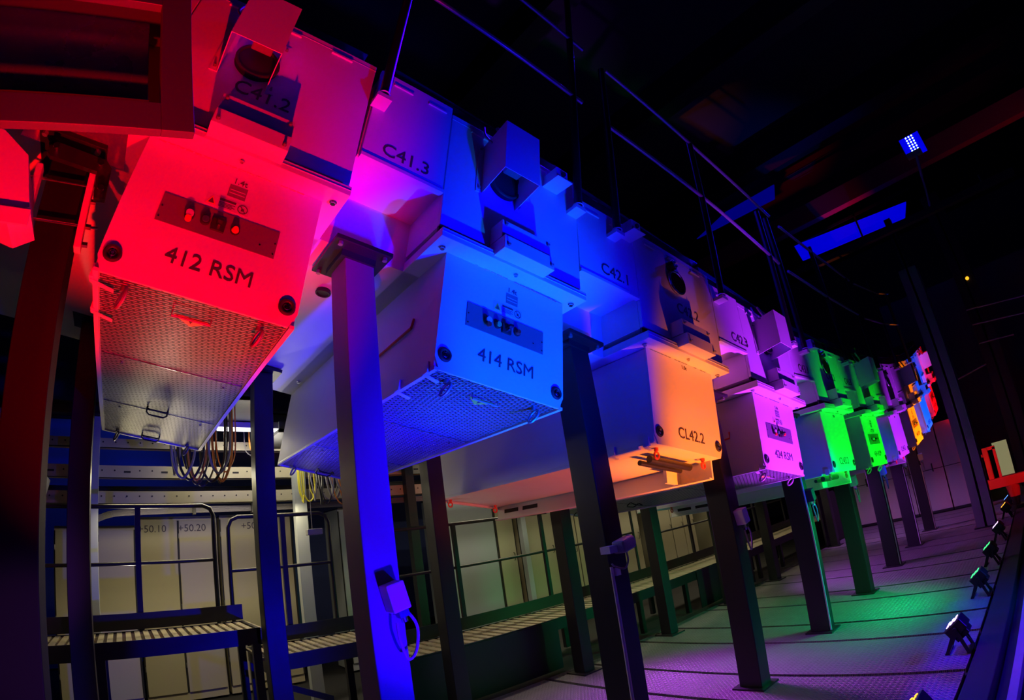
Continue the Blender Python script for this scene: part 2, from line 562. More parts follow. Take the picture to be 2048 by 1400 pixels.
def make_bay(i):
    x, z, t, ph, rh2, kind, lab1, lab2 = BAYS[i]
    root = thing('machine_housing', BAYLAB[i], 'machine housing', frame(x, z, t), 'machine housings along the curved row')
    # extent towards the previous bay
    if i == 0:
        xl = -1.05
    else:
        px, pz, pt = BAYS[i - 1][:3]
        e = Vector((px, pz)) + Vector((math.cos(R(pt)), math.sin(R(pt)))) * 0.525
        d = e - Vector((x, z))
        xl = d.x * math.cos(R(t)) + d.y * math.sin(R(t)) + 0.004
    # body core and head
    top = ph - 0.03
    b = MB()
    b.box(xl, 0.525, YR, YE, 0.0, top)
    b.box(-0.52, 0.52, YF + 0.03, YR, 0.10, top)
    b.box(xl, -0.52, YF + 0.03, YR, RH, top)
    b.build('housing_body', WHITE2, root)
    # front panels, slightly proud, with folded edges
    p = MB()
    p.box(-0.522, 0.522, YF, YF + 0.028, 0.105, ph, 0.004)
    p.box(-0.522, 0.522, YF - 0.002, YF + 0.03, ph - 0.045, ph - 0.040)
    p.build('front_panel', WHITE, root)
    p = MB()
    p.box(xl + 0.006, -0.528, YF - 0.003, YF + 0.028, RH - 0.02, rh2, 0.004)
    p.box(xl + 0.006, -0.528, YF - 0.012, YF + 0.028, RH - 0.028, RH - 0.005)
    p.build('front_panel', WHITE, root)
    # ledge plate with bolts
    p = MB()
    p.box(-0.525, 0.525, 2.015, YE, 0.0, 0.058, 0.003)
    p.box(-0.525, 0.525, 2.011, 2.02, 0.030, 0.033)
    p.build('ledge_plate', WHITE, root)
    s = MB()
    for bx in (-0.47, 0.47):
        for by in (2.10, 3.4, 4.6):
            bolt(s, bx, by, 0.0)
    bolt(s, 0, 2.06, 0.0, 0.010)
    build_each(s, 'ledge_bolt', STEEL, root)
    s = MB()
    s.box(-0.52, 0.52, YF + 0.012, YF + 0.03, 0.058, 0.10)
    s.build('slot_backing', BLACKM, root)
    # two-step shelf block
    s = MB()
    s.box(-0.19, 0.17, 1.945, YF, 0.115, 0.235, 0.003)
    s.box(-0.19, 0.17, 1.915, YF, 0.020, 0.110, 0.003)
    s.build('shelf_block', WHITE, root)
    s = MB()
    for bx in (-0.165, 0.145):
        for yy, zz in ((1.945, 0.205), (1.915, 0.045)):
            bolt(s, bx, yy, zz, 0.007, 'y-')
    s.ball((-0.01, 1.935, 0.112), 0.014)
    build_each(s, 'shelf_bolt', DSTEEL, root)
    if kind == 'hood':
        hz0, hz1 = (0.50, 0.90) if ph > 0.9 else (0.42, 0.76)
        hx0, hx1, hy = -0.27, -0.02, 1.82
        h = MB()
        h.box(hx0, hx1, hy, hy + 0.004, hz0, hz1)
        for sx in (hx0, hx1):
            sg = -1 if sx == hx0 else 1
            h.poly([(sx, hy, hz0), (sx, hy, hz1), (sx, YF, hz1 - 0.04), (sx, YF, hz0 - 0.04)], (0.004 * sg, 0, 0))
            h.box(sx - (0.045 if sg < 0 else 0), sx + (0.045 if sg > 0 else 0), YF - 0.006, YF - 0.001, hz0 - 0.04, hz1 - 0.04)
        h.build('sensor_hood', WHITE, root)
        h = MB()
        h.cyl((-0.11, YF + 0.002, hz0 + 0.12), (-0.11, YF - 0.03, hz0 + 0.12), 0.115, seg=40)
        h.build('lens_port', BLACKM, root)
        h = MB()
        h.ring((-0.11, YF - 0.03, hz0 + 0.12), (0, 1, 0), 0.108, 0.010, 36)
        h.build('lens_rim', RUBBER, root, True)
        h = MB()
        h.box(-0.17, -0.06, 1.88, 1.99, hz0 + 0.14, hz0 + 0.26, 0.006)
        h.cyl((-.11, 1.94, hz0 + 0.24), (-0.22, 2.0, hz1 + 0.12), 0.012)
        h.tube(smoothpts([(-0.15, 1.94, hz0 + .25), (-0.25, 1.96, hz0 + .3), (-0.31, 1.99, hz1 - .02), (-0.30, 2.03, hz1 + .1)]), 0.007)
        h.build('sensor', DSTEEL, root)
        h = MB()
        for sx in (hx0 - 0.025, hx1 + 0.025):
            for zz in (hz0 - 0.01, hz1 - 0.08):
                bolt(h, sx, YF - 0.006, zz, 0.006, 'y-')
        build_each(h, 'hood_bolt', DSTEEL, root)
    elif kind == 'lens':
        lz = 0.655 if ph > 0.9 else 0.55
        h = MB()
        h.cyl((-0.02, YF + 0.002, lz), (-0.02, YF - 0.02, lz), 0.098, seg=40)
        h.build('lens_port', GLASS, root)
        h = MB()
        h.ring((-0.02, YF - 0.018, lz), (0, 1, 0), 0.100, 0.010, 36)
        h.build('lens_rim', STEEL, root, True)
        h = MB()
        for a in range(5):
            h.cyl((-.06 + .03 * math.cos(a * 1.257), YF, lz + .145 + .03 * math.sin(a * 1.257)), (-.06 + .03 * math.cos(a * 1.257), YF - 0.05, lz + .145 + .03 * math.sin(a * 1.257)), 0.013, seg=10)
        h.box(-0.11, -0.08, YF - 0.07, YF, lz + .10, lz + .125)
        h.build('cable_gland', BLACK, root)
    # slotted tabs along the top edge
    h = MB()
    for tx in (-0.38, -0.08, 0.24):
        h.box(tx, tx + 0.13, YF - 0.012, YF, ph - 0.075, ph - 0.062)
    for tx in (xl + 0.1, xl + 0.34):
        if tx + .13 < -0.55:
            h.box(tx, tx + 0.13, YF - 0.012, YF, rh2 - 0.085, rh2 - 0.072)
    build_each(h, 'slot_tab', WHITE, root)
    # top cover set back in a dark gap
    h = MB()
    h.box(xl + .02, 0.52, YF + 0.10, YE - 0.2, ph, ph + 0.05)
    h.poly([(xl + .06, YF + 0.10, ph + 0.05), (0.44, YF + 0.10, ph + 0.05), (0.46, YF + 0.10, ph + 0.13), (0.42, YF + 0.10, ph + 0.20), (xl + .06, YF + 0.10, ph + 0.27)], (0, 1.6, 0))
    h.build('top_cover', COVER, root)
    h = MB()
    h.box(xl + .06, 0.46, YF + 0.04, YF + 0.10, ph + 0.128, ph + 0.136)
    h.build('edge_strip', STEEL, root)
    if lab1:
        text(lab1, 0.125, ({1: -.02}.get(i, .10), YF - 0.0015, 0.43), root)
    if lab2:
        text(lab2, 0.125, ({2: -.775, 3: -.765, 4: -.62}.get(i, -.78), YF - 0.0045, RH + 0.085), root)
    # round plug in the underside between cabinets
    h = MB()
    xm = (xl - 0.52) / 2
    h.cyl((xm - 0.05, 2.95, 0.0), (xm - 0.05, 2.95, -0.02), 0.045, seg=24)
    h.ring((xm - 0.05, 2.95, -0.02), (0, 0, 1), 0.042, 0.008, 24)
    h.build('round_plug', RUBBER, root)
    # small sensor box on two of the bays
    if i in (2, 3, 5):
        bx = {2: 0.26, 3: -0.64, 5: -0.62}[i]
        zz = {2: .80, 3: .80, 5: .66}[i]
        s = MB()
        s.box(bx - 0.035, bx + 0.065, 1.93, YF, zz, zz + 0.10, 0.003)
        s.poly([(bx - 0.05, 1.90, zz - 0.012), (bx + 0.08, 1.90, zz - 0.012), (bx + 0.08, YF, zz), (bx - 0.05, YF, zz)], (0, 0, 0.006))
        s.build('sensor_box', WHITE, root)
        s = MB().cyl((bx + 0.02, 1.93, zz + 0.055), (bx + 0.02, 1.915, zz + 0.055), 0.018)
        s.build('sensor_eye', BLACKM, root)
    return root


for i in range(len(BAYS)):
    make_bay(i)


# ------------------------------------------------------------------ hanging cabinets
W, H, D = 0.84, 0.69, 2.87


def make_cabinet(bi, kind, label_txt, weight, label, tilt=None, dx=0.0, dz=0.0, far=False):
    x, z, t = BAYS[bi][:3]
    t = t if tilt is None else tilt
    root = thing('hanging_cabinet', label, 'cabinet', frame(x + dx, z + dz, t, 2.13), 'cabinets hanging under the machine row')
    hw = W / 2
    b = MB()
    b.box(-hw, hw, 0.012, D, -H, -0.002, 0.006)
    b.build('cabinet_body', WHITE2, root)
    # front plate with clipped lower corners
    p = MB()
    c = 0.055
    p.poly([(-hw - .004, 0, -0.002), (hw + .004, 0, -0.002), (hw + .004, 0, -H + c), (hw - c * .5, 0, -H - .012), (-hw + c * .5, 0, -H - .012), (-hw - .004, 0, -H + c)], (0, 0.012, 0))
    p.use(WHITE)
    p.mi = 1
    p.mats.append(STEEL)
    for k in range(18):
        a = -hw + 0.04 + k * (W - .08) / 18
        if random.random() < 0.7:
            p.cyl((a, -0.002, -0.004), (a + (W - .08) / 18 * .8, -0.002, -0.004), 0.004, seg=6)
    p.build('front_plate', None, root)
    # corner catches: black recessed cups with a bright screw
    for sx in (-1, 1):
        q = MB().use(RUBBER)
        cx, cz = sx * (hw - 0.05), -H + 0.075
        q.ring((cx, -0.004, cz), (0, 1, 0), 0.030, 0.009, 28)
        q.cyl((cx, 0.0, cz), (cx, -0.004, cz), 0.032, seg=28)
        q.use(STEEL)
        q.ring((cx, -0.008, cz), (0, 1, 0), 0.013, 0.003, 18)
        q.cyl((cx, -0.002, cz), (cx, -0.014, cz), 0.007, seg=6)
        q.box(cx - 0.002, cx + 0.002, -0.009, -0.004, cz - 0.036, cz + 0.036)
        q.build('corner_catch', None, root, True)
    if kind == 'rsm':
        # bottom: woven sheet with rim, joints, loop handle and warning triangle
        q = MB().box(-hw + .025, hw - .025, 0.03, D - .03, -H - 0.004, -H + 0.01)
        q.build('bottom_sheet', WEAVE, root)
        q = MB()
        q.box(-hw, -hw + .022, 0.0, D, -H - 0.016, -H)
        q.box(hw - .022, hw, 0.0, D, -H - 0.016, -H)
        q.box(-hw, hw, D - .022, D, -H - 0.016, -H)
        q.build('bottom_rim', WHITE, root)
        q = MB()
        for yy in (0.93, 1.9):
            q.box(-hw + .03, hw - .03, yy, yy + .006, -H - 0.008, -H - .003)
            for xx in (-.28, .3):
                q.cyl((xx, yy + .1, -H - .004), (xx, yy + .1, -H - .012), .008, seg=8)
        build_each(q, 'sheet_joint', STEEL, root)
        for yy in (1.82, 2.68):
            q = MB()
            for sg in (-1, 1):
                q.tube([(-.09, yy + sg * .005, -H - .006), (-.09, yy + sg * .05, -H - .03), (-.07, yy + sg * .07, -H - .04), (.03, yy + sg * .07, -H - .04), (.05, yy + sg * .05, -H - .03), (.05, yy + sg * .005, -H - .006)], .006)
            q.build('loop_handle', BLACK, root)
        q = MB().use(YELLOWS).poly([(-.07, .21, -H - .005), (.09, .21, -H - .005), (.01, .29, -H - .005)], (0, 0, -.002))
        q.use(INK).poly([(-.005, .22, -H - .007), (.02, .22, -H - .007), (.008, .262, -H - .007)], (0, 0, -.001))
        q.build('warning_triangle', None, root)
        q = MB().tube([(-.08, .17, -H - .005), (-.08, .17, -H - .03), (.09, .17, -H - .03), (.09, .17, -H - .005)], .005)
        q.build('drop_handle', DSTEEL, root)
        # control panel
        pc = MB().box(-0.265, 0.265, -0.004, 0.002, -0.405, -0.262)
        pn = pc.build('control_panel', PANELGREY, root)
        q = MB()
        for xx in (-.255, .255):
            for zz in (-.385, -.33):
                q.cyl((xx, -.004, zz), (xx, -.007, zz), .004, seg=8)
        q.cyl((.19, -.004, -.36), (.19, -.007, -.36), .004, seg=8)
        build_each(q, 'panel_screw', STEEL, pn)
        zz = -.335
        q = MB().use(RUBBER).cyl((-.135, -.004, zz), (-.135, -.02, zz), .022, seg=20)
        q.use(PAPER).cyl((-.135, -.02, zz), (-.135, -.032, zz), .017, seg=20)
        q.use(REDL).cyl((-.135, -.02, zz - .028), (-.135, -.034, zz - .028), .014, seg=20)
        q.build('double_push_button', None, pn)
        q = MB().use(RUBBER).cyl((-.065, -.004, zz), (-.065, -.02, zz), .022, seg=20).use(GREENL).cyl((-.065, -.02, zz), (-.065, -.028, zz), .015, seg=20)
        q.build('push_button', None, pn)
        q = MB().use(RUBBER).box(-.035, .025, -.016, -.004, zz - .032, zz + .026).use(STEEL).box(-.008, .002, -.045, -.016, zz - .02, zz + .01)
        q.use(BLACK).box(-.014, .008, -.06, -.016, zz - .006, zz + .006).cyl((-.004, -.016, zz), (-.004, -.03, zz), .014)
        q.build('key_switch', None, pn)
        q = MB().use(RUBBER).cyl((.07, -.004, zz), (.07, -.014, zz), .021, seg=20).use(REDL).cyl((.07, -.014, zz), (.07, -.03, zz), .017, .012, seg=20)
        q.build('push_button', None, pn)
        # rating plate
        q = MB().use(PANELGREY).box(-.012, .072, -.0015, .001, -.165, -.098)
        q.use(PAPER)
        for k in range(2):
            q.box(-.006, .066, -.0025, -.001, -.128 - k * .018, -.124 - k * .018)
        q.build('rating_plate', None, root)
        text(weight, 0.044, (0.03, -0.0015, -0.075), root)
        # warning label with triangle, text block and round ban sign
        q = MB().use(PAPER).box(-.095, .105, -.0012, .001, -.243, -.182)
        q.use(YELLOWS).poly([(-.09, -.0014, -.235), (-.045, -.0014, -.235), (-.0675, -.0014, -.19)], (0, -.001, 0))
        q.use(INK).poly([(-.081, -.0024, -.231), (-.054, -.0024, -.231), (-.0675, -.0024, -.203)], (0, -.0006, 0))
        q.box(-.035, .04, -.0022, -.001, -.201, -.189)
        for k in range(4):
            q.box(-.035, .04 - .012 * (k % 2), -.002, -.001, -.212 - k * .007, -.209 - k * .007)
        q.ring((.075, -.0014, -.213), (0, 1, 0), .022, .0022, 24, 6)
        q.poly([(.061, -.0014, -.2), (.064, -.0014, -.197), (.09, -.0014, -.226), (.087, -.0014, -.229)], (0, -.001, 0))
        q.box(.068, .082, -.0022, -.001, -.222, -.208)
        q.build('warning_label', None, root)
        text(label_txt, 0.105, (0.015, -0.0015, -0.545), root)
        # recessed handle on the left side
        q = MB().tube([(-hw - .002, .30, -.30), (-hw - .012, .30, -.36), (-hw - .012, .72, -.385), (-hw - .002, .72, -.37)], .008)
        q.build('side_handle', REDP, root)
    else:
        # open underside with frame rails, rollers and slots
        q = MB()
        q.box(-hw, -hw + .025, 0.15, D, -H - 0.022, -H + .005)
        q.box(hw - .02, hw, 0.10, D, -H - 0.15, -H + .005)
        q.box(hw - .06, hw, 0.10, D, -H - 0.155, -H - .145)
        q.box(-hw, hw, D - .02, D, -H - 0.03, -H)
        q.box(hw - .20, hw - .02, 0.40, 0.43, -H - 0.145, -H - .02)
        q.box(-hw, hw, 0.02, D, -H - .004, -H)
        q.build('bottom_frame', WHITE, root)
        q = MB()
        q.cyl((-.22, .22, -H - .05), (.28, .22, -H - .05), .028, seg=16)
        q.cyl((-.22, .31, -H - .06), (.28, .31, -H - .06), .020, seg=16)
        build_each(q, 'roller', BLACK, root)
        q = MB()
        for ys in (2.30, 2.62):
            q.box(hw - .024, hw - .018, ys - .12, ys + .12, -H - .085, -H - .045)
        build_each(q, 'frame_slot', BLACKM, root)
        text(weight, 0.044, (0.03, -0.0015, -0.045), root)
        text(label_txt, 0.115, (0.02, -0.0015, -0.585), root)
    # lifting eyes on the underside corners
    for sx, yy in ((-1, .10), (1, .10), (-1, D - .1), (1, D - .1)):
        q = MB()
        ex = sx * (hw - .13)
        q.cyl((ex, yy, -H - .005), (ex, yy, -H - .025), .016, seg=12)
        q.ring((ex, yy, -H - .058), (0, 1, 0) if kind == 'cl' else (1, .5, 0), .024, .008, 20, 8, 1.0 if kind == 'cl' else .75, 1.0 if kind == 'cl' else 1.7)
        q.build('lifting_eye', REDP if kind == 'cl' else DSTEEL, root, True)
    # clamp tabs at the lower side edge
    q = MB()
    for yy in (.05, .36):
        q.box(-hw - .012, -hw + .006, yy, yy + .05, -H - .02, -H + .04)
        q.poly([(-hw - .01, yy + .02, -H - .022), (-hw + .09, yy + .05, -H - .028), (-hw + .09, yy + .08, -H - .028), (-hw - .01, yy + .05, -H - .022)], (0, 0, .004))
    build_each(q, 'clamp_tab', WHITE, root)
    return root


make_cabinet(1, 'rsm', '412 RSM', '1.4t', 'hanging cabinet marked 412 RSM, lit bright red', -10.5, 0.0, 0.0)
make_cabinet(2, 'rsm', '414 RSM', '1.4t', 'hanging cabinet marked 414 RSM, lit bright blue', -13.0)
make_cabinet(3, 'cl', 'CL42.2', '1.0t', 'hanging cabinet marked CL42.2, lit orange, with open underside')
make_cabinet(4, 'rsm', '424 RSM', '1.4t', 'hanging cabinet marked 424 RSM, lit white and purple')
make_cabinet(5, 'cl', 'CL43.2', '1.0t', 'green lit hanging cabinet without control panel, next after 424 RSM')
make_cabinet(6, 'rsm', '434 RSM', '1.4t', 'green lit hanging cabinet with a control panel on its front')
make_cabinet(7, 'cl', 'CL44.2', '1.0t', 'purple lit hanging cabinet between the green and small orange ones')
make_cabinet(8, 'rsm', '444 RSM', '1.4t', 'small far orange hanging cabinet with control panel')
make_cabinet(9, 'cl', 'CL45.2', '1.0t', 'far bright blue hanging cabinet, next to last of the row')
make_cabinet(10, 'rsm', '454 RSM', '1.4t', 'far red and pink hanging cabinet, last of the row')


# ------------------------------------------------------------------ columns
def under(xw):
    """height of the machine underside above world x"""
    pts = [(bx, bz) for bx, bz, *_ in BAYS]
    for (xa, za), (xb, zb) in zip(pts, pts[1:]):
        if xa <= xw <= xb:
            return za + (zb - za) * (xw - xa) / (xb - xa)
    return pts[-1][1] if xw > pts[-1][0] else pts[0][1]


def slope(xw):
    return math.degrees(math.atan2(under(xw + .2) - under(xw - .2), .4))


frontlab = ['dark red lit steel column at the far left edge, with clamp at its top',
            'tall blue lit steel column between cabinets 412 and 414 RSM',
            'black column right of cabinet 414 RSM, with a camera and blue pipe',
            'black steel column left of cabinet 424 RSM in the front row',
            'front row column below the right edge of cabinet 424 RSM',
            'front row column under the first green cabinet, edge lit green',
            'front row column right of the second green cabinet, with a green pipe',
            'thin front row column with violet pipe, under the purple cabinet',
            'farthest front row column, before the end partition']
rearlab = ['black rear column at left, right behind the dark red one',
           'dark blue rear column between the cabinets 412 and 414 RSM, behind',
           'dark violet rear column in front of the grey enclosure, behind the tall blue one',
           'rear column left of the camera column, in front of beige cabinets',
           'rear column right of the camera column, beyond the platform edge',
           'rear column standing behind the second front one from the camera',
           'rear row column beside the raised walkway, below the green underside',
           'rear row column before the black sloping screen',
           'farthest rear row column near the end partition']
for k, cx in enumerate(CX):
    zt = under(cx) - 0.004
    root = thing('support_column', frontlab[k], 'column', Matrix.Translation((cx, 2.5, 0)), 'front row of support columns')
    hw = 0.085
    MB().box(-hw, hw, -hw - .02, hw + .02, 0.012, zt - .05, 0.006).build('column_shaft', COLPALE if k == 1 else (COLSHADE if k == 0 else BLACK), root)
    MB().box(-.14, .14, -.15, .15, 0, .014).build('base_plate', BLACK, root)
    st = slope(cx)
    b = MB()
    b.M = Matrix.Translation((0, 0, zt)) @ Matrix.Rotation(-R(st), 4, 'Y')
    b.box(-.165, .165, -.20, .20, -.035, -.006, .004)
    b.box(-.10, .10, -.12, .12, -.075, -.035)
    b.build('head_plate', BLACK, root)
    b = MB()
    b.M = Matrix.Translation((0, 0, zt)) @ Matrix.Rotation(-R(st), 4, 'Y')
    for sx in (-.13, .13):
        for sy in (-.17, .17):
            b.cyl((sx, sy, -.035), (sx, sy, -.055), .014, seg=6)
    build_each(b, 'head_bolt', DSTEEL, root)
    # rear column
    zr = under(cx) - 0.004
    root = thing('support_column', rearlab[k], 'column', Matrix.Translation((cx + (.09 if k == 0 else 0), 4.55, 0)), 'rear row of support columns')
    MB().box(-.08, .08, -.08, .08, 0.012, zr - .04, 0.005).build('column_shaft', BLACK, root)
    MB().box(-.14, .14, -.14, .14, 0, .014).build('base_plate', BLACK, root)
    b = MB()
    b.M = Matrix.Translation((0, 0, zr)) @ Matrix.Rotation(-R(st), 4, 'Y')
    b.box(-.15, .15, -.15, .15, -.03, -.004)
    b.build('head_plate', BLACK, root)

# clamp with rods at the top of the leftmost column
root = thing('rod_clamp', 'red lit clamp of two flat bars and threaded rods on the left column', 'clamp', Matrix.Translation((-.39, 2.5, 3.2)))
b = MB().box(-.135, -.105, -.16, -.10, -.17, .16, .003).build('clamp_bar', WHITE, root)
b = MB().box(.105, .135, -.16, -.10, -.23, .16, .003).build('clamp_bar', WHITE, root)
b = MB()
for zz in (.10, -.11):
    b.cyl((-.16, -.13, zz), (.19, -.13, zz), .006, seg=8)
for zz in (.10, .02, -.11, -.2):
    b.cyl((.135, -.13, zz), (.16, -.13, zz), .014, seg=6)
build_each(b, 'threaded_rod', STEEL, root)
root = thing('fixing_bracket', 'dark angled bracket plate with bolts above the left column', 'bracket', Matrix.Translation((-.39, 2.3, 3.40)))
MB().poly([(-.10, 0, .0), (-.06, 0, .06), (.17, 0, 0.01), (.20, 0, -.03), (.20, 0, -.20), (.15, 0, -.20), (.14, 0, -.06), (-.08, 0, -.02)], (0, .03, 0)).build('bracket_plate', BLACK, root)
b = MB()
for px, pz in ((-.06, .02), (.15, -.03), (.175, -.16)):
    b.cyl((px, 0, pz), (px, -.03, pz), .015, seg=10)
build_each(b, 'bracket_bolt', STEEL, root)
root = thing('corner_panel', 'slanted red orange lit panel at the far left edge beside the clamp', 'panel')
MB().poly([(-1.1, 2.05, 3.40), (-.62, 2.05, 3.28), (-.50, 2.05, 3.18), (-.44, 2.05, 2.95), (-.52, 2.05, 2.90), (-.9, 2.05, 3.02), (-1.1, 2.05, 3.1)], (0, .25, 0)).build('panel_sheet', WHITE, root)
MB().box(-.56, -.43, 2.035, 2.05, 2.865, 2.93).build('panel_lip', WHITE, root)

# dark red duct frame, top left, close to the camera
root = thing('duct_box', 'large dark red lit duct box with an open front, beside the red cabinet 412 RSM', 'duct', frame(.11, 3.08, 10.5, 1.6))
b = MB()
b.box(-.115, 0, 0, .04, 0, 1.3, .003)
b.box(-1.6, -.115, 0, .04, 0, .122, .003)
b.box(-1.6, -.115, 0, .04, .64, 1.3, .003)
b.build('duct_frame', DUCT, root)
MB().box(-1.6, -.06, .24, .26, .27, 1.3).box(-.08, -.06, .04, .26, .27, 1.3).box(-1.6, -.06, .04, .26, .66, .68).build('duct_body', BLACKM, root)
MB().box(-1.6, -.145, .12, .135, .215, .70, .004).build('duct_flap', FLAP, root)
MB().box(-1.6, -.145, .095, .12, .185, .215).build('flap_edge', DUCT, root)


# ------------------------------------------------------------------ guard rails above the machine
def rail_run(label, lo, hi, posts, L=1.7):
    root = thing('guard_rail', label, 'railing', None, 'guard rails on top of the machine')
    for pts, nm in ((lo, 'knee_rail'), (hi, 'top_rail')):
        MB().tube([(p[0], 1.98, p[1]) for p in pts], .017, 10).build(nm, RAILM, root, True)
    for px, pz, t in posts:
        b = MB()
        d = Vector((math.sin(R(-t)), 0, math.cos(R(t))))
        p0 = Vector((px, 1.99, pz))
        b.cyl(p0, p0 + d * L, .030, seg=14)
        pst = b.build('rail_post', BLACK, root, True)
        b = MB()
        b.M = Matrix.Translation(p0) @ Matrix.Rotation(-R(t), 4, 'Y')
        b.ring((0, 0, 0), (0, 0, 1), .034, .004, 20)
        b.box(-.045, .045, -.03, .07, -.05, -.02)
        b.build('post_socket', WHITE, pst)
    return root


RAILM = mat('rail_paint', (0.55, 0.55, 0.58), 0.22, metal=0.5)
rail_run('guard rail over cabinet 414 RSM, bright blue line at the top', [(0.2, 5.6), (1.53, 5.22), (2.88, 4.84)], [(1.2, 6.25), (2.46, 5.90), (3.13, 5.65)],
         [(1.08, 4.03, -11), (2.52, 3.70, -13)], 2.9)
rail_run('guard rail over the orange cabinet, next in the line of blue rails', [(3.18, 4.71), (4.7, 4.39), (5.97, 4.05)], [(3.40, 5.53), (4.84, 5.12), (6.22, 4.77)],
         [(2.90, 3.61, -13), (4.24, 3.33, -12)], 1.95)
rail_run('guard rail over the two green cabinets', [(6.2, 4.0), (7.5, 3.9), (8.95, 3.86)], [(6.45, 4.69), (7.9, 4.56), (9.19, 4.49)],
         [(5.62, 3.04, -8), (5.95, 3.0, -4), (7.45, 2.98, -2), (8.95, 2.97, 0)])
rail_run('farthest guard rail, rising over the purple and orange cabinets', [(9.3, 3.85), (10.7, 3.95), (12.2, 4.14)], [(9.4, 4.49), (11.0, 4.62), (12.3, 4.85)],
         [(9.2, 3.0, 2), (10.75, 3.12, 4), (12.2, 3.33, 7)])


# ------------------------------------------------------------------ column mounted sensors
def sensor_unit(cx, kind, label, body, cond=None):
    root = thing('photo_sensor', label, 'sensor', Matrix.Translation((cx, 2.395, 1.42)), 'sensors mounted on the front columns')
    b = MB()
    if kind == 'plug':
        b.M = Matrix.Rotation(R(-12), 4, 'Y')
        b.box(-.03, .06, -.09, 0, -.03, .10, .006)
        b.build('sensor_body', body, root)
        b = MB()
        b.M = Matrix.Rotation(R(-12), 4, 'Y')
        b.box(.0, .05, -.07, -.02, -.065, -.03)
        b.cyl((.025, -.045, -.065), (.025, -.045, -.09), .016)
        b.build('plug', STEEL, root)
        MB().tube(smoothpts([(.0, -.05, -.08), (.0, -.06, -.16), (.03, -.06, -.25), (.08, -.05, -.22), (.10, -.05, -.12), (.07, -.04, -.05), (.03, -.03, -.03)]), .0075, 8).build('cable', GREYC, root, True)
    else:
        b.M = Matrix.Translation((-.02, -.10, .06)) @ Matrix.Rotation(R(8), 4, 'Z') @ Matrix.Rotation(R(-8), 4, 'Y')
        b.use(body).box(-.06, .08, -.045, .045, -.035, .045, .012)
        b.use(WHITE).ring((.082, 0, .005), (1, 0, 0), .040, .005, 24)
        b.build('sensor_body', None, root)
        b = MB()
        b.M = Matrix.Translation((-.02, -.10, .06)) @ Matrix.Rotation(R(8), 4, 'Z') @ Matrix.Rotation(R(-8), 4, 'Y')
        b.cyl((.078, 0, .005), (.086, 0, .005), .033, seg=24)
        b.build('sensor_lens', REDL, root)
        b = MB().box(-.15, -.08, -.10, -.02, .03, .075).box(-.04, -.01, -.10, 0, .04, .07)
        b.build('mount', WHITE, root)
        MB().tube(smoothpts([(.0, -.10, .02), (.0, -.1, -.04), (-.02, -.08, -.08), (-.06, -.04, -.06), (-.065, -.02, -.04)]), .006, 8).build('cable', GREYC, root, True)
        MB().box(-.05, -.01, -.035, 0, -.12, -.075).build('junction_clip', WHITE, root)
    if cond:
        z0, z1 = cond
        MB().cyl((-.065, -.012, z1 - 1.42), (-.065, -.012, z0 - 1.42), .011, seg=10).build('conduit', WHITE, root, True)
    return root


sensor_unit(1.12, 'plug', 'red and blue lit sensor plug with looped cable on the tall blue column', WHITE)
sensor_unit(2.68, 'eye', 'round fronted sensor with red eye and long conduit on black column', GREYPAINT, (0.02, 1.36))
sensor_unit(4.30, 'plug', 'pink lit sensor plug with cable loop below cabinet 424 RSM', WHITE)
sensor_unit(5.90, 'plug', 'sensor plug on the column just right of cabinet 424 RSM', BLACK, (0.02, 2.2))
sensor_unit(7.50, 'plug', 'bright green lit sensor plug below the green cabinets', WHITE)
sensor_unit(9.10, 'plug', 'olive green sensor plug on column with green pipe', WHITE, (0.02, 1.5))
sensor_unit(10.7, 'plug', 'violet sensor plug on the column with violet pipe', WHITE, (0.02, 1.4))
sensor_unit(12.3, 'plug', 'farthest sensor, pink, with thin blue white pipe', WHITE, (0.02, 1.3))


# ------------------------------------------------------------------ floor stage lamps
def stage_lamp(x, y, color, power, label, target, lens, size=58, yaw=0):
    root = thing('stage_lamp', label, 'lamp', Matrix.Translation((x, y, 0)) @ Matrix.Rotation(R(yaw), 4, 'Z'), 'LED stage lamps along the floor')
    el = R(52)
    # housing axis: towards +y and up
    ax = Vector((0, math.cos(el), math.sin(el)))
    c = Vector((0, 0.0, .20))
    T = Matrix.Translation(c) @ ax.to_track_quat('Z', 'Y').to_matrix().to_4x4()
    b = MB()
    b.M = T
    b.box(-.10, .10, -.085, .085, -.055, .048, .012)
    b.box(-.08, .08, -.065, .065, -.095, -.055, .006)
    b.build('lamp_housing', BLACK, root)
    b = MB()
    b.M = T
    for i in range(4):
        for j in range(3):
            b.cyl((-.062 + i * .0415, -.042 + j * .042, .045), (-.062 + i * .0415, -.042 + j * .042, .052), .013, seg=12)
    b.build('led_lens', lens, root)
    for sg in (-1, 1):
        b = MB()
        b.poly([(sg * .105, .02, .21), (sg * .105, -.02, .20), (sg * .105, -.10, .012), (sg * .105, -.07, .012)], (sg * .008, 0, 0))
        b.poly([(sg * .105, .02, .20), (sg * .105, -.02, .21), (sg * .105, .07, .012), (sg * .105, .10, .012)], (sg * .008, 0, 0))
        b.cyl((sg * .095, 0, .2), (sg * .125, 0, .2), .018, seg=12)
        b.build('yoke_leg', BLACK, root)
    build_each(MB().box(-.113, .113, -.105, -.07, 0, .012).box(-.113, .113, .07, .105, 0, .012), 'foot_bar', BLACK, root)
    MB().tube(smoothpts([(0, -.05, .13), (-.02, -.12, .05), (-.10, -.14, .012), (.06, -.17, .01), (.25, -.13, .01)]), .006).build('power_cable', BLACKC, root, True)
    p = Matrix.Translation((x, y, 0)) @ Matrix.Rotation(R(yaw), 4, 'Z') @ (c + ax * .065)
    spot('lamp_beam', p, target, color, power, size, 0.75, 0.03)


def lens(c, s):
    return mat('led_lens', c, 0.4, emis=c, estr=s)


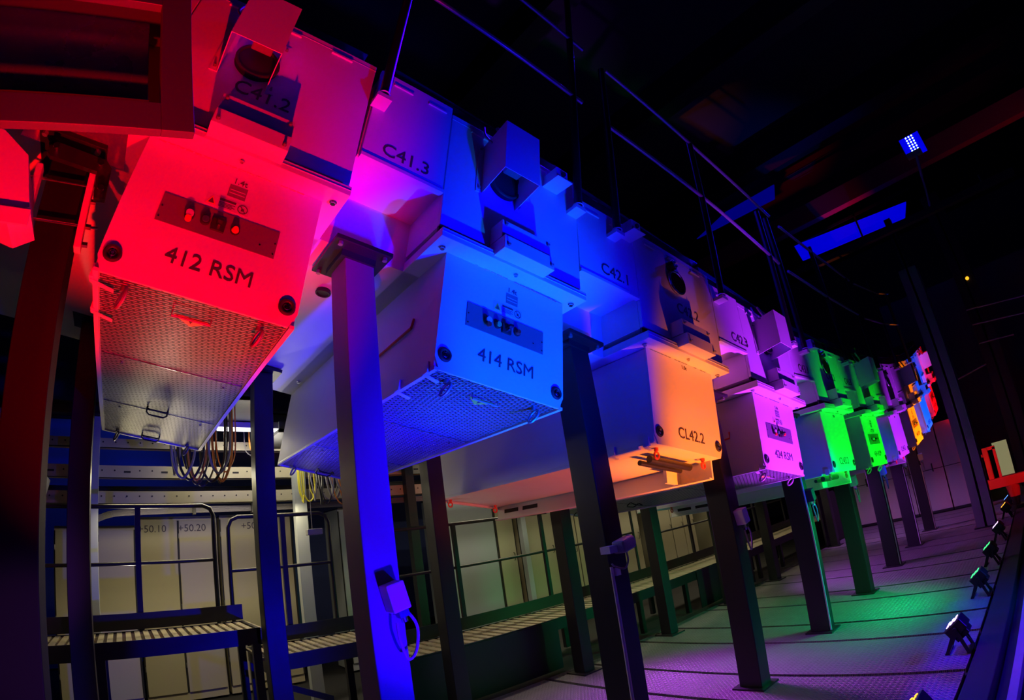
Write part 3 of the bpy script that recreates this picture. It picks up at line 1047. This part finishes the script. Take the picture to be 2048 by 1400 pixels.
RED, BLU, ORG, PUR, GRN = (1, 0.0, 0.002), (0.0, 0.14, 1.0), (1, .165, 0.0), (.42, .02, 1.0), (0.0, 1.0, 0.0)
LR, LB, LO, LP, LG = lens((1, .02, .02), 2), lens((.1, .3, 1), 3), lens((1, .4, .02), 3), lens((.75, .4, 1), 5), lens((.05, 1, .2), 2.5)
stage_lamp(-.95, .96, RED, 300, 'stage lamp aiming red light at the column with the rod clamp', (-.45, 2.3, 3.9), LR, 36)
stage_lamp(.20, .96, RED, 1100, 'stage lamp aiming red light at cabinet 412 RSM', (.08, 2.1, 2.8), LR, 46)
stage_lamp(1.80, .96, BLU, 620, 'stage lamp aiming blue light at cabinet 414 RSM', (2.02, 2.15, 2.3), LB, 36)
stage_lamp(3.42, .96, ORG, 860, 'stage lamp aiming orange light at cabinet CL42.2', (3.62, 2.1, 1.8), LO, 37)
stage_lamp(5.01, .96, PUR, 1300, 'nearest visible stage lamp, violet housing with white pink lenses', (5.04, 2.1, 2.15), LP, 42)
stage_lamp(6.68, .96, GRN, 520, 'second visible stage lamp, with bright green lenses', (6.75, 2.1, 1.8), LG, 40)
stage_lamp(8.12, .96, GRN, 520, 'third visible stage lamp, green lenses, farther down the kerb', (8.3, 2.1, 1.8), LG, 40)
stage_lamp(9.70, .96, PUR, 600, 'fourth visible stage lamp, with whitish pink lenses', (9.95, 2.1, 1.9), LP, 40)
stage_lamp(11.85, .96, ORG, 1500, 'fifth stage lamp, small whitish lenses close to red lifting device', (11.45, 2.1, 2.15), LO, 44)
stage_lamp(12.9, .96, (0, .07, 1), 1500, 'sixth stage lamp, with bluish white lenses', (13.1, 2.1, 2.4), LB, 46)
stage_lamp(14.4, .96, RED, 1500, 'last stage lamp of the row, below the far red cabinet', (14.55, 2.1, 3.2), LR, 32)

# ------------------------------------------------------------------ kerb and track at the right
struct(MB().box(-2, 20, .62, .81, -0.03, .05, .005).build('trim_1', BLACKM))
struct(MB().box(-2, 20, .44, .50, -0.03, .06).box(-2, 20, .28, .32, -.03, .05).build('trim_2', GREYPAINT))
struct(MB().box(-2, 20, -1.2, .24, -.03, .14, .004).build('trim_3', GREYPAINT))

# ------------------------------------------------------------------ platforms with railings
PF, PB = 4.95, 5.66


def platform(x0, x1, z, label, legs, skirts, bars=True, pitch=0.075):
    root = thing('walkway_platform', label, 'platform', None, 'grated walkway platforms behind the columns')
    b = MB()
    n = int((x1 - x0) / pitch)
    for k in range(n + 1):
        xx = x0 + (x1 - x0) * k / n
        b.box(xx - pitch * .30, xx + pitch * .30, PF + .03, PB - .01, z - .022, z)
    for yy in [PF + .03 + j * .095 for j in range(8)]:
        b.box(x0, x1, yy - .004, yy + .004, z - .03, z - .008)
    b.build('grating', GRATE, root)
    b = MB()
    b.box(x0, x1, PF, PF + .03, z - .13, z + .003)
    b.box(x0, x1, PB, PB + .03, z - .13, z + .003)
    b.box(x1 - .03, x1, PF, PB, z - .13, z + .003)
    b.box(x0, x0 + .03, PF, PB, z - .13, z + .003)
    b.box(x0, x1, PF - .002, PF + .004, z - .002, z + .006)
    b.build('edge_frame', BLACK, root)
    for lx in legs:
        for ly in (PF + .0, PB - .03):
            MB().box(lx - .035, lx + .035, ly, ly + .06, 0, z - .13).build('leg', BLACK, root)
    for sa, sb in skirts:
        MB().box(sa, sb, PF - .012, PF - .002, 0.0, z - .01).build('skirt_panel', BLACK, root)
    MB().box(x0, x1, PB + .0, PB + .012, z + .015, z + .16).build('toe_board', BLACK, root)
    return root


def railing(x0, x1, z, label, round_l=True, round_r=True, posts=()):
    root = thing('walkway_railing', label, 'railing', None, 'railings behind the walkway platforms')
    y = PB + .045
    zt = z + 1.12
    r = .1
    pts = []
    if round_l:
        pts += [(x0, y, z - .1), (x0, y, zt - r), (x0 + r * .3, y, zt - r * .3), (x0 + r, y, zt)]
    else:
        pts += [(x0, y, zt)]
    if round_r:
        pts += [(x1 - r, y, zt), (x1 - r * .3, y, zt - r * .3), (x1, y, zt - r), (x1, y, z - .1)]
    else:
        pts += [(x1, y, zt)]
    MB().tube(pts, .021, 10).build('top_rail', BLACK, root, True)
    MB().cyl((x0, y, z + .60), (x1, y, z + .60), .017, seg=10).build('knee_rail', BLACK, root, True)
    for px in posts:
        MB().box(px - .025, px + .025, y - .02, y + .02, z - .1, zt).build('rail_post', BLACK, root)
    return root


platform(-.95, 1.08, 1.09, 'highest walkway platform at left, in front of cabinets +50.10 and +50.20', (-.2, 1.04), ())
platform(1.10, 2.22, .83, 'middle walkway platform, one step lower, left of tall blue column', (1.14, 2.1), ())
platform(2.24, 15.0, .57, 'long low walkway platform running off to the right behind the columns',
         (5.1, 5.9, 7.0, 9.4, 10.4, 11.6), ((2.26, 4.35), (7.3, 9.1), (12.2, 15.0)), pitch=.12)
railing(-.95, .86, 1.09, 'black railing of the highest platform, with rounded right corner', False, True, (.15,))
railing(1.0, 2.05, .97, 'black railing of the middle platform, with both corners rounded', True, True, (1.55,))
railing(2.26, 6.9, .72, 'long black railing before the grey enclosure and beige cabinets', True, True, (3.6, 5.0, 6.2))
railing(7.3, 12.5, .62, 'farther black railing of the low platform, right of camera column', True, True, (8.5, 9.7, 11.0))

# stair stringer between the platforms
for sx, lab in ((1.16, 'slanted dark stair brace under the high platform end'), (2.3, 'slanted dark stair brace left of the tall blue column')):
    o = MB().poly([(sx, 5.1, .62), (sx, 5.1, .56), (sx + .55, 5.1, .30), (sx + .55, 5.1, .36)], (0, .04, 0)).build('stair_brace', BLACK)
    tag(o, lab, 'brace', 'stair braces')

# ------------------------------------------------------------------ electrical cabinets behind


def ecab(x0, x1, h, y, label, txts=(), doors=1, m=KHAKI, d=.6):
    root = thing('electrical_cabinet', label, 'cabinet', Matrix.Translation((x0, y, 0)), 'electrical cabinets behind the walkway')
    w_ = x1 - x0
    MB().box(0, w_, .02, d, 0, h).build('cabinet_body', m, root)
    build_each(MB().box(-.004, .014, .012, .019, .1, h - .03).box(w_ / doors - .014, w_ / doors + .014, .012, .019, .1, h - .03), 'door_seam', BLACKM, root)
    for k in range(doors):
        a = w_ * k / doors + .012
        c = w_ * (k + 1) / doors - .012
        dr = MB().box(a, c, 0, .02, .1, h - .03, .004).build('door', m, root)
        q = MB()
        for zz in (.4, h * .5, h - .25):
            q.cyl((a - .004, -.004, zz), (a - .004, -.004, zz + .06), .006, seg=8)
        build_each(q, 'hinge', DSTEEL, dr)
        if m is KHAKI and len(txts) == 0:
            MB().tube([(c - .06, .0, h * .5), (c - .06, -.03, h * .5 + .01), (c - .06, -.03, h * .5 + .12), (c - .06, 0, h * .5 + .13)], .006).build('door_handle', BLACK, dr)
    b = MB().box(0, w_, .0, d, h, h + .02)
    b.build('roof_plate', BLACK, root)
    for tx, tt in txts:
        text(tt, .125, (tx - x0, -.002, h - .13), root)
    return root


YC = 7.5
ecab(-.78, .16, 2.12, YC, 'beige electrical cabinet at left, its number ending in 1', ((-.27, '1'),))
ecab(.20, 1.17, 2.22, YC, 'beige two door electrical cabinet numbered +50.10 and +50.20', ((.37, '+50.10'), (.86, '+50.20')), 2)
ecab(1.21, 2.16, 2.22, YC, 'beige electrical cabinet with number starting +50, behind the dark blue column', ((1.66, '+50.30'),), 1)
ecab(2.85, 3.25, 2.25, YC, 'narrow grey cabinet behind the rounded railing corner', (), 1, KHAKI2)
ecab(4.55, 5.55, 2.3, YC, 'large smooth grey enclosure behind the long railing', (), 1, KHAKI2)
ecab(5.58, 5.95, 2.3, YC, 'beige narrow cabinet right beside the grey enclosure', (), 1)
ecab(6.05, 6.85, 2.3, YC, 'beige cabinet with door handle, second right of grey enclosure', (), 1)
ecab(6.95, 7.9, 2.15, YC, 'beige two door cabinet left of the camera column', (), 2)
ecab(8.7, 9.3, 2.1, YC, 'pale cabinet beyond the camera column, in the gap of columns', (), 1)
ecab(10.0, 11.4, 2.1, YC, 'pale wide cabinet far right behind the farther railing', (), 3)
ecab(12.2, 13.4, 2.1, YC, 'farthest pale cabinet, below the green lit cabinet row', (), 3)

# dark blue backdrop boards behind the trays
struct(MB().box(-6, 12, 10.9, 11.0, 0, 4.2).build('wall_left', mat('rear_wall_blue', (0.10, 0.14, 0.4), .7)))

# perforated tray beams
for j, (zz, hh, yy) in enumerate([(2.883, .10, 6.4), (2.567, .13, 6.4), (2.30, .13, 6.4)]):
    b = MB().box(-1.6, 14.0, yy, yy + .03, zz, zz + hh)
    b.box(-1.6, 14.0, yy, yy + .12, zz, zz + .004)
    b.mats = [TRAY, BLACKM]
    b.mi = 1
    q = b
    for k in range(90):
        xx = -1.5 + k * .13
        if j == 1 and k % 3 == 0:
            q.box(xx - .035, xx + .035, yy - .003, yy, zz + .055, zz + .075)
        else:
            q.cyl((xx, yy, zz + hh * .6), (xx, yy - .003, zz + hh * .6), .009, seg=8)
    o = b.build('cable_tray')
    tag(o, ['topmost beige perforated tray beam behind cabinet 412 RSM', 'middle beige tray beam, with oval slots', 'lowest beige tray beam, just above the left railing'][j], 'cable tray', 'cable trays behind the machine')
# bundle lying on the lowest line
root = thing('cable_bundle', 'pale bundle of cables strapped under the lowest tray beam', 'cables')
b = MB()
for k in range(6):
    b.tube(smoothpts([(-.36, 6.47, 2.06 + k * .012), (-.12, 6.44 + .01 * k, 2.165 + k * .012), (.2, 6.42, 2.19 + k * .011), (.9, 6.42, 2.205 + k * .011), (2.2, 6.45, 2.21 + k * .011), (4, 6.4, 2.21 + k * .011)]), .008, 6)
build_each(b, 'cable', DARKC, root, True, 0.0)
b = MB()
for xx in (.15, .75, 1.4, 2.0):
    b.box(xx, xx + .03, 6.39, 6.5, 2.18, 2.29)
build_each(b, 'strap', BLACKM, root)

# more dark steelwork crossing behind the machine
labs = ['dark long steel beam above the tray beams', 'dark steel beam under the machine rear edge', 'black low beam behind the electrical cabinets']
for j, (yy, zz, hh) in enumerate([(6.9, 3.3, .2), (6.0, 3.14, .12), (8.6, 2.5, .25)]):
    tag(MB().box(-3, 15, yy, yy + .1, zz, zz + .02).box(-3, 15, yy + .04, yy + .06, zz, zz + hh).box(-3, 15, yy, yy + .1, zz + hh - .02, zz + hh).build('steel_beam', BLACK), labs[j], 'beam', 'dark beams behind the machine')
hangl = ['upright black steel post behind the left platform', 'upright blue grey post beside the cabinet numbered 50.10', 'upright blue grey post left of the tall blue column',
         'slim upright post behind the grey enclosure', 'upright blue grey post among the beige cabinets', 'upright dark post beyond the camera column', 'dark post carrying the drilled brackets']
for j, (xx, yy, ww) in enumerate([(-.42, 5.9, .10), (-.30, 6.3, .07), (1.88, 6.3, .14), (3.35, 6.3, .12), (5.97, 7.3, .10), (8.1, 6.3, .12), (-1.1, 5.62, .12)]):
    tag(MB().box(xx, xx + ww, yy, yy + .1, 0, 3.3).build('steel_post', KHAKI2 if j in (1, 2, 4) else BLACK), hangl[j], 'post', 'upright posts behind the walkway')

# fluorescent tubes
for j, (xa, xb, yy, zz, lab) in enumerate([(.65, 1.9, 6.05, 3.05, 'bright white fluorescent tube behind cabinet 412 RSM'),
                                          (4.2, 5.4, 6.05, 2.95, 'white fluorescent tube behind cabinet 414 RSM'),
                                          (8.6, 9.8, 6.05, 2.95, 'white fluorescent tube beyond the camera column')]):
    root = thing('tube_lamp', lab, 'lamp', None, 'fluorescent tube lamps behind the machine')
    MB().box(xa - .03, xb + .03, yy - .03, yy + .03, zz + .02, zz + .09).box(xa + .1, xa + .13, yy - .01, yy + .01, zz + .08, 3.142).box(xb - .13, xb - .1, yy - .01, yy + .01, zz + .08, 3.142).build('lamp_tray', WHITE, root)
    MB().cyl((xa, yy, zz), (xb, yy, zz), .02, seg=12).build('tube', TUBE, root)
    area('tube_light', ((xa + xb) / 2, yy - .02, zz - .05), ((xa + xb) / 2, yy + .35, 0), (1, .90, .7), 12, xb - xa, .08)
for xw in (.9, 4.9, 7.8, 11.0):
    area('cabinet_fill', (xw, 6.15, 2.22), (xw, 6.75, 0), (1, .84, .50), 14 if xw < 2 else 8, 2.0, .1)  # added below the trays to brighten the cabinet fronts, no fixture
    area('walkway_fill', (xw, 5.9, 2.5), (xw, 5.1, .8), (1, .84, .45), 14 if xw < 2 else 6, 2.0, .1)  # added fill over the walkway, no fixture
area('tube_light_front', (1.2, 5.95, 2.55), (0.9, 3.6, 2.6), (1, .93, .8), 7, .9, .1)


# hanging cable loops behind the cabinets
def loops(x, y, z, n, spread, drop, label, mats):
    root = thing('cable_loops', label, 'cables', None, 'cable loops hanging behind the cabinets')
    for k in range(n):
        a = x + random.uniform(-spread, spread)
        c = a + random.uniform(.06, .28)
        dd = drop * random.uniform(.55, 1.0)
        yy = y + random.uniform(-.1, .12)
        MB().tube(smoothpts([(a, yy, z + .35), (a + .01, yy, z), (a + .04, yy, z - dd * .7), ((a + c) / 2, yy, z - dd), (c - .03, yy, z - dd * .6), (c, yy + .05, z), (c, yy + .08, z + .35)]), random.choice([.007, .009, .012]), 7).build('cable', mats[k % len(mats)], root, True)
    return root


for lx0, lx1, ya, yb, lz, lab in ((-.1, 1.35, 5.1, 6.02, 3.13, 'short black channel holding the cable tangle behind cabinet 412 RSM'),
                                 (1.4, 2.7, 5.1, 5.98, 2.83, 'short black channel holding the cables behind cabinet 414 RSM'),
                                 (6.3, 7.25, 6.05, 6.41, 2.65, 'short black channel above the cable tangle behind the orange cabinet base'),
                                 (7.9, 8.7, 5.9, 6.41, 2.43, 'short black channel above the white cables beyond the camera column')):
    b = MB().box(lx0, lx1, ya, yb, lz, lz + .03).box(lx0, lx1, ya, ya + .03, lz, lz + .1).box(lx0, lx1, yb - .04, yb, lz, lz + .1)
    if lz == 2.83:
        b.box(lx0 + .1, lx0 + .13, 5.94, 6.02, lz, 3.15).box(lx1 - .13, lx1 - .1, 5.94, 6.02, lz, 3.15)
    tag(b.build('cable_channel', BLACK), lab, 'channel', 'cable channels')
loops(.62, 5.30, 2.78, 15, .22, .42, 'tangle of grey and black cables hanging behind cabinet 412 RSM', [GREYC, BLACKC, GREYC, BLACKC, ORANGEC])
loops(1.95, 5.35, 2.48, 11, .22, .36, 'cable loops hanging behind cabinet 414 RSM', [GREYC, GREYC, BLACKC, ORANGEC])
loops(1.38, 6.3, 2.95, 6, .12, .22, 'orange cable loops below the bright white tube', [ORANGEC, ORANGEC, GREYC])
loops(1.95, 6.2, 2.42, 4, .05, .2, 'thin yellow wires looping behind cabinet 414 RSM', [YELLOWC])
loops(6.7, 6.2, 2.3, 9, .3, .3, 'black cable tangle behind the orange cabinet base', [BLACKC, BLACKC, GREYC])
loops(8.2, 6.0, 2.1, 5, .2, .35, 'white cables hanging right of the camera column', [GREYC])

# pendant switch hanging on a wire
root = thing('pendant_switch', 'small pendant switch on a wire in front of the railings', 'switch')
MB().cyl((1.80, 5.5, 2.832), (1.80, 5.5, 1.92), .003, seg=6).build('wire', GREYC, root)
MB().box(1.74, 1.90, 5.46, 5.54, 1.86, 1.92, .008).build('switch_box', GREYPAINT, root)

# left foreground cabinet
root = thing('machine_cabinet', 'purple lit cabinet with mesh panel at the lower left edge', 'cabinet')
MB().box(-1.6, -.56, 1.9, 3.50, 0, 2.22, .006).build('cabinet_body', WALLP, root)
MB().box(-1.6, -.545, 3.50, 3.56, 0, 2.25, .004).box(-.60, -.545, 1.9, 3.56, 2.19, 2.25).build('corner_trim', KHAKI, root)
MB().box(-.56, -.552, 2.0, 3.46, 1.82, 2.16).build('mesh_panel', mat('mesh_panel', (.2, .2, .2), .5, kind='grille', scale=25), root)
MB().box(-.56, -.545, 1.95, 3.5, 1.75, 1.80).build('panel_rail', WALLP, root)
MB().cyl((-.53, 3.3, .92), (-.53, 3.3, 1.1), .02).box(-.56, -.52, 3.27, 3.33, .9, .93).build('latch', BLACK, root)

# grey drilled frames far left
for j, (zz, yy, xx) in enumerate([(3.0, 5.6, -1.25), (2.72, 5.6, -1.05), (2.45, 5.6, -.95)]):
    root = thing('drilled_bracket', ['upper drilled grey bracket at the left edge', 'middle drilled grey bracket at the left edge', 'lower drilled grey bracket near the purple cabinet'][j], 'bracket', frame(xx, zz, -14, yy), 'drilled brackets at the left edge')
    MB().box(-.28, .28, 0, .04, -.08, .08).box(.24, .28, 0, .3, -.08, .08).build('bracket_plate', GREYPAINT, root)
    q = MB()
    for k in (-.2, 0, .2):
        q.cyl((k, 0, 0), (k, -.003, 0), .025)
    build_each(q, 'bracket_hole', BLACKM, root)

# ------------------------------------------------------------------ far end
XE = 14.9
b = MB()
for k, (ya, yb) in enumerate([(1.5, 2.35), (2.38, 3.2), (3.22, 4.05), (4.08, 4.95)]):
    b = MB().box(XE, XE + .06, ya, yb, 0.06, 2.1, .004)
    root = thing('partition_panel', ['pale partition panel at the end, nearest the right column', 'second pale partition panel from the right at the end',
                                    'third pale partition panel, behind the far columns', 'pale partition panel beside the black sloping screen'][k], 'partition', None, 'partition panels at the end of the row')
    b.build('panel_sheet', WALLP, root)
    MB().box(XE - .01, XE, ya, yb, 1.04, 1.055).build('joint_line', BLACKM, root)
    MB().box(XE + .01, XE + .05, ya, yb, 0, .06).build('base_rail', BLACK, root)
    q = MB().tube([(XE, ya + .25, 1.0), (XE - .04, ya + .25, 1.0), (XE - .04, ya + .25, 1.18), (XE, ya + .25, 1.18)], .015)
    q.build('grip_handle', BLACK, root)
o = MB().poly([(12.2, 4.7, 0.02), (14.75, 4.7, 0.02), (13.3, 4.7, 1.15), (12.2, 4.7, 1.15)], (0, .04, 0)).build('sloping_screen', BLACKM)
tag(o, 'black sloping triangular screen before the end partition', 'screen')

# columns at the right end
for j, (cx, cy, ww, zz, lab) in enumerate([(11.4, 1.30, .17, 4.9, 'thick dark column right of the far red cabinet'),
                                     (14.0, 1.60, .08, 7.0, 'slimmer dark column behind the thick one, right of it'),
                                     (16.5, .55, .25, 8.0, 'far dark column by the lit doorway')]):
    root = thing('hall_column', lab, 'column', Matrix.Translation((cx, cy, 0)), 'hall columns at the right end')
    b = MB().box(-ww, ww, -.02, .02, 0.02, zz).box(-ww, -ww + .03, -ww, ww, 0.02, zz).box(ww - .03, ww, -ww, ww, 0.02, zz)
    b.build('column_shaft', BLACK if j else COLPALE, root)
    MB().box(-ww - .04, ww + .04, -ww - .04, ww + .04, 0 if j == 0 else 0, .02).build('base_plate', BLACK, root)

# red lifting device
root = thing('lifting_device', 'bright red lifting device with upright post at the right edge', 'lift', Matrix.Translation((12.5, 0, 0)))
MB().box(-.12, .12, -1.2, 1.30, .50, .68, .01).build('cross_beam', REDP, root)
MB().box(-.06, .06, 1.08, 1.18, .68, 1.30, .01).build('upright_post', REDP, root)
MB().box(-.05, .05, .93, .98, .68, 1.28).box(-.05, .05, .93, 1.10, 1.24, 1.30).build('guide_frame', REDP, root)
MB().cyl((0, 1.18, 1.16), (0, 1.28, 1.16), .03).build('knob', REDL, root)
MB().cyl((0, .78, .50), (0, .78, .28), .14, .10, seg=20).build('drive_motor', REDP, root, True)
MB().cyl((0, .78, .28), (0, .78, .12), .09, .07, seg=20).cyl((0, .78, .12), (0, .78, -.03), .16, seg=20).build('motor_base', BLACK, root, True)
spot('red_lamp_lift', (10.9, -.3, 1.4), (12.5, .8, .8), (1, 0, .02), 60, 40, .6)

# lit doorway at the far right
struct(MB().box(18.0, 18.1, -3.5, .98, 0, 6).box(18.0, 18.1, 1.4, 3.4, 0, 6).box(18.0, 18.1, .98, 1.4, 1.2, 6).box(18, 18.1, .98, 1.4, 0, .25).build('wall_front', HALL))
struct(MB().box(18.12, 18.14, .9, 1.5, .2, 1.25).build('window_1', mat('lit_room', (.7, .68, .4), .6, emis=(.9, .85, .42), estr=.22)))

# pipes, beams and glowing blue panels high at the right
pl = ['upper blue glinting pipe high at the right edge', 'second blue glinting pipe just below', 'short pink pipe above the right columns', 'fourth thin pipe in the dark hall end']
for j, (ya, za, yb, zb) in enumerate([(.8, 4.65, -1.9, 4.31), (.79, 4.24, -1.9, 3.88), (2.06, 2.95, .79, 3.18), (.79, 3.73, -.1, 3.65)]):
    o = MB().cyl((16.24, ya, za), (16.24, yb, zb), .022, seg=10).build('pipe', RAILM, None, True)
    tag(o, pl[j], 'pipe', 'pipes at the dark hall end')
o = MB().box(15.0, 15.3, -6, 9, 8.35, 8.9).build('crane_beam', mat('crane_paint', (.25, .03, .06), .7, kind='noise', scale=30))
tag(o, 'broad dark red crane beam crossing the upper right', 'beam')
spot('red_glow', (14.0, -3.0, 5.6), (15.0, -1.6, 8.5), (1, .02, .08), 35, 60, .8)
XB = 15.6
for nm, m_, pts in (('glow_panel_1', BLUEGLOW, [(4.55, 8.15), (1.12, 7.85), (1.32, 7.45), (4.45, 7.6)]),
                    ('glow_panel_2', BLUEGLOW2, [(6.3, 10.3), (4.45, 10.3), (4.6, 9.85), (7.6, 9.95)])):
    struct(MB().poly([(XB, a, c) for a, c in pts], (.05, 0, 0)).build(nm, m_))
struct(MB().box(XB - .04, XB - .01, 2.55, 2.6, 7.3, 8.2).box(XB - .04, XB - .01, .9, 4.8, 8.12, 8.2).box(XB - .04, XB - .01, .9, 4.8, 7.3, 7.42).build('trim_4', BLACK))

# LED flood lamp on a mast
root = thing('flood_lamp', 'blue LED flood lamp glowing on a mast, high at the right', 'lamp', Matrix.Translation((11, .2, 7.0)))
dv = Vector((-1, .0, -.45)).normalized()
T = dv.to_track_quat('Z', 'Y').to_matrix().to_4x4()
b = MB()
b.M = T
b.box(-.22, .22, -.12, .12, -.10, 0, .01)
b.build('lamp_housing', BLACK, root)
b = MB()
b.M = T
LEDB = mat('blue_led', (.2, .4, 1), .4, emis=(.25, .45, 1), estr=9)
b.use(LEDB)
for i in range(8):
    for j in range(3):
        b.cyl((-.06 + j * .06, -.19 + i * .054, 0), (-.06 + j * .06, -.19 + i * .054, .012), .017, seg=8)
build_each(b, 'led_lens', None, root)
b = MB()
b.M = T
b.box(-.2, .2, -.21, .21, 0, .003)
b.build('front_glass', mat('glowing_blue_glass', (0, 0, .4), .3, emis=(0, 0, 1), estr=.7), root)
MB().cyl((0, 0.02, -.15), (.1, .12, -.62), .03, seg=10).cyl((.1, .12, -.62), (.1, .22, -1.25), .022, seg=10).build('mast_tube', RAILM, root, True)
MB().box(-.05, .05, -.1, .2, -.22, -.12).build('tilt_bracket', DSTEEL, root)
o = MB().box(11, 11.15, -1.2, 3.4, 5.62, 5.74).cyl((11.05, -.62, 5.74), (11.05, -.62, 5.9), .02).build('gantry_beam', BLACK)
tag(o, 'dark gantry beam carrying the mast of the blue lamp', 'beam')
o = MB().ball((16.22, .48, 5.42), .05).build('warning_light', AMBER)
tag(o, 'tiny amber warning light in the dark hall end', 'light')
